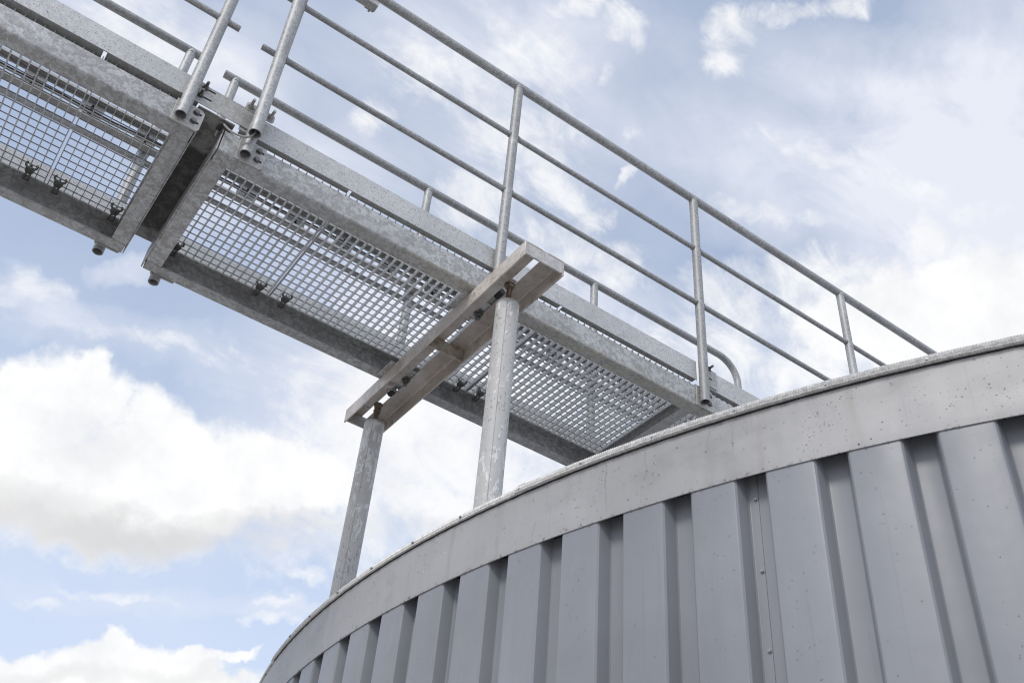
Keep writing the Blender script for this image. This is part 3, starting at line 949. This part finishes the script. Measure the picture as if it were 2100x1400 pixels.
for xa, xb, ya, za in ((X0 + 0.008, SL0 - 0.004, 2.7002, ZB1 - 0.008), (SL1 + 0.004, X1 - 0.010, 2.7002, ZB1 - 0.008)):
    wb = MB()
    nb = 13
    wb.sweep([(xa + (xb - xa) * k / nb, ya + 0.0006 * math.sin(k * 2.1), za + 0.0006 * math.cos(k * 1.7)) for k in range(nb + 1)], 0.0028, 8)
    wb.build('weld_bead', M['weld'], stf)
for xa in (X0 + 0.0085, X1 - 0.0085):
    wb = MB()
    wb.sweep([(xa, 2.7005 + 0.0005 * math.sin(k * 2.3), ZB0 + 0.008 + k * 0.0045) for k in range(12)], 0.0026, 8)
    wb.build('weld_bead', M['weld'], stf)
for y, lock in ((2.284, False), (3.236, True)):
    c = MB(); c.cyl((1.396, y, 1.44), (1.396, y, 2.392), 0.0415, 40)
    col = c.build('column', M['column'], tr)
    cp = MB(); cp.sweep([(1.396, y, 2.3922), (1.396, y, 2.399), (1.396, y, 2.4015)], 0.0420, 40); cp.sweep([(1.396, y, 2.4016), (1.396, y, 2.4030)], 0.037, 40)
    cp.build('cap_plate', M['plate'], col)
    sm = MB(); sm.box(1.396 - 0.0245, 1.396 - 0.0225, y - 0.0349, y - 0.0335, 1.44, 2.390)
    sm.build('seam', M['plate'], col)
    rd = MB(); rd.cyl((1.396, y, 2.4028), (1.396, y, 2.5098), 0.0092, 18)
    for k in range(26):
        rd.sweep([(1.396, y, 2.408 + k * 0.003), (1.396, y, 2.4094 + k * 0.003)], 0.0098, 18)
    rd.build('threaded_rod', M['rod'], col)
    nt = MB(); nt.cyl((1.396, y, 2.5035), (1.396, y, 2.4995), 0.0195, 24); nt.hexa((1.396, y, 2.4993), (0, 0, -1), 0.0172, 0.016)
    nt.build('nut', M['rod'], col, 0.0008)
    if lock:
        nt = MB(); nt.hexa((1.396, y, 2.472), (0, 0, -1), 0.0168, 0.013); nt.build('nut', M['rod'], col, 0.0008)
for y0, y1, yb, yp in ((2.425, 2.532, 2.487, 2.352), (2.958, 3.072, 3.013, 3.128)):
    pk = MB(); pk.box(1.294, 1.498, y0, y1, ZB1 + 0.0006, ZR - 0.0004)
    pk.build('packer_plate', M['beam'], tr, 0.0006)
    b = MB()
    b.cyl((1.397, yb, ZB1 - 0.0065), (1.397, yb, ZB1 - 0.0095), 0.0185, 20)
    b.hexa((1.397, yb, ZB1 - 0.0095), (0, 0, -1), 0.0140, 0.012)
    b.cyl((1.397, yb, ZB1 - 0.021), (1.397, yb, ZB1 - 0.036), 0.0082, 16)
    b.build('anchor_bolt', M['bolt'], tr, 0.0006)
    pd = MB(); pd.cyl((1.398, yp - 0.018, ZB1 - 0.002), (1.398, yp + 0.018, ZB1 - 0.002), 0.0125, 16)
    pd.build('rubber_pad', M['rubber_and_shadow'], tr)

# ---------------------------------------------------------------- pole clamped to the railing
pl = thing('clamped_pole', 'galvanised pole with open lower end clamped to the first near post right of the gap', 'pole', (0.389, 2.316, 2.60))
PB, PT = Vector((0.389, 2.316, 2.590)), Vector((0.352, 2.316, 4.35))
MB().cyl(PB, PT, 0.0212, 26, 0.0028).build('tube', M['tube'], pl)
cm = MB()
zc = 2.722
ax = PB + (PT - PB) * ((zc - PB.z) / (PT.z - PB.z))
poly = [(-0.052, -0.012), (-0.046, -0.019), (0.046, -0.019), (0.052, -0.012), (0.052, 0.012), (0.046, 0.019), (-0.046, 0.019), (-0.052, 0.012)]
cm.prism(poly, (ax.x, 2.3385, zc), (1, 0, 0), (0, 0, 1), (0, 0.005, 0))
clampo = cm.build('pipe_clamp', M['plate'], pl, 0.001)
for s in (-1, 1):
    b = MB()
    x = ax.x + s * 0.037
    b.cyl((x, 2.3385, zc), (x, 2.3355, zc), 0.014, 18)
    b.hexa((x, 2.3355, zc), (0, -1, 0), 0.0105, 0.010)
    b.cyl((x, 2.325, zc), (x, 2.301, zc), 0.0055, 12)
    b.build('stud_bolt', M['plate'], clampo, 0.0005)

# cable leaving the pole and running in at the corner of the right section
cp = [PB + Vector((0.002, 0.004, 0.09)), PB + Vector((0.002, 0.008, 0.03)), PB + Vector((-0.002, 0.010, 0.002)), PB + Vector((-0.020, 0.018, -0.016)), PB + Vector((-0.045, 0.030, -0.012)), PB + Vector((-0.070, 0.046, 0.006)), PB + Vector((-0.090, 0.054, 0.024)), PB + Vector((-0.098, 0.058, 0.030)), PB + Vector((-0.100, 0.075, 0.024)), PB + Vector((-0.098, 0.11, 0.012))]
fine = []
for i in range(len(cp) - 1):
    p0, p1, p2, p3 = cp[max(i - 1, 0)], cp[i], cp[i + 1], cp[min(i + 2, len(cp) - 1)]
    for k in range(5):
        t = k / 5
        fine.append(0.5 * ((2 * p1) + (p2 - p0) * t + (2 * p0 - 5 * p1 + 4 * p2 - p3) * t * t + (-p0 + 3 * p1 - 3 * p2 + p3) * t ** 3))
cable = MB().sweep(fine, 0.0042, 12).build('pole_cable', M['cable'])
tag(cable, 'grey cable hanging from the open end of the clamped pole', 'cable')
sl = MB(); sl.sweep([fine[-12] + Vector((0.004, 0, -0.002)), fine[-8], fine[-4]], 0.0085, 14)
sl.build('cable_sleeve', M['rubber_and_shadow'], cable)

# short strut clamped under the near top rail, close to the pole
stt = thing('mounting_strut', 'short galvanised strut clamped beside the near top rail at the top edge', 'strut', (0.5, 2.345, 3.66))
mb = MB(); mb.prism(channel(0.036, 0.036, 0.0025, 0.004), (0.40, 2.330, 3.640), (0, 1, 0), (0, 0, 1), (0.272, 0, 0))
mb.build('channel', M['plate'], stt, 0.0006)
mb = MB()
mb.sweep([(0.655, 2.333, 3.678), (0.655, 2.332, 3.755)] + [(0.655, 2.360 - 0.028 * math.cos(R(a)), 3.755 + 0.028 * math.sin(R(a))) for a in range(15, 166, 15)] + [(0.655, 2.388, 3.755), (0.655, 2.388, 3.66)], 0.005, 10)
mb.build('u_bolt', M['plate'], stt)
mb = MB(); mb.box(0.635, 0.676, 2.322, 2.396, 3.678, 3.683); mb.hexa((0.655, 2.333, 3.683), (0, 0, 1), 0.009, 0.008)
mb.build('clamp_plate', M['plate'], stt, 0.0006)

# ---------------------------------------------------------------- rain standing on the tank
def raindrops():
    rng = random.Random(3)
    mb = MB()
    def drop(ang, r, z, size, slope=0.0, stretch=1.0):
        a = R(ang)
        d = Vector((math.cos(a), math.sin(a), 0)); h = Vector((-math.sin(a), math.cos(a), 0)); u = Vector((0, 0, 1))
        p = Vector(tp(ang, r, z)) - d * size * 0.08
        nseg = 9
        vs = [p + d * size * 0.62]
        for lat in (0.5, 0.85, 1.0):
            for k in range(nseg):
                t = 2 * math.pi * k / nseg
                st = stretch if math.sin(t) > 0 else 1.0
                vs.append(p + (h * math.cos(t) + u * math.sin(t) * st) * size * lat + d * size * 0.62 * math.sqrt(max(0, 1 - lat * lat)))
        fs = [(0, 1 + k, 1 + (k + 1) % nseg) for k in range(nseg)]
        for j in range(2):
            fs += [(1 + j * nseg + k, 1 + (j + 1) * nseg + k, 1 + (j + 1) * nseg + (k + 1) % nseg, 1 + j * nseg + (k + 1) % nseg) for k in range(nseg)]
        fs.append(tuple(1 + 2 * nseg + k for k in range(nseg)))
        mb.add(vs, fs)
    # rim band: clusters leaning like driven rain plus loose drops and the row hanging on the fold
    for c in range(34):
        ca = rng.uniform(168, 211); cz = rng.uniform(Z_BAND + 0.03, Z_TOP - 0.02)
        lean = rng.uniform(-3, 5)
        for k in range(rng.randint(14, 44)):
            dz = rng.gauss(0, 0.035)
            z = cz + dz
            if not Z_BAND + 0.003 < z < Z_TOP - 0.004: continue
            s = rng.choice((0.0006, 0.0007, 0.0009, 0.0011, 0.0016))
            drop(ca + rng.gauss(0, 0.5) + lean * dz * 4, TR + 0.0004, z, s, 0, rng.uniform(1, 1.9))
    for k in range(280):
        drop(rng.uniform(167, 211), TR + 0.0004, rng.uniform(Z_BAND + 0.004, Z_TOP - 0.004), rng.choice((0.0007, 0.0009, 0.0011, 0.0015, 0.0020)), 0, rng.uniform(1, 1.5))
    for k in range(120):
        drop(rng.uniform(167, 211), TR - 0.0006, Z_BAND + rng.uniform(-0.0015, 0.0015), rng.uniform(0.0014, 0.0028))
    # cladding: drops on the flat of each crest
    for k in range(16):
        a = 203.80 + (k - 13) * 360.0 / 136
        for q in range(rng.randint(35, 75)):
            drop(a + rng.uniform(0.12, 1.44), TR - 0.0042, 1.30 - 1.0 * rng.random() ** 1.3, rng.choice((0.0007, 0.0009, 0.0011, 0.0013, 0.0016, 0.0019)), 0, rng.uniform(1, 1.3))
    ob = mb.build('raindrops', M['water'], None, smooth=180, org=T_ORG)
    tag(ob, 'raindrops standing on the grey tank wall and its rim band', 'raindrops', None, 'stuff')


raindrops()
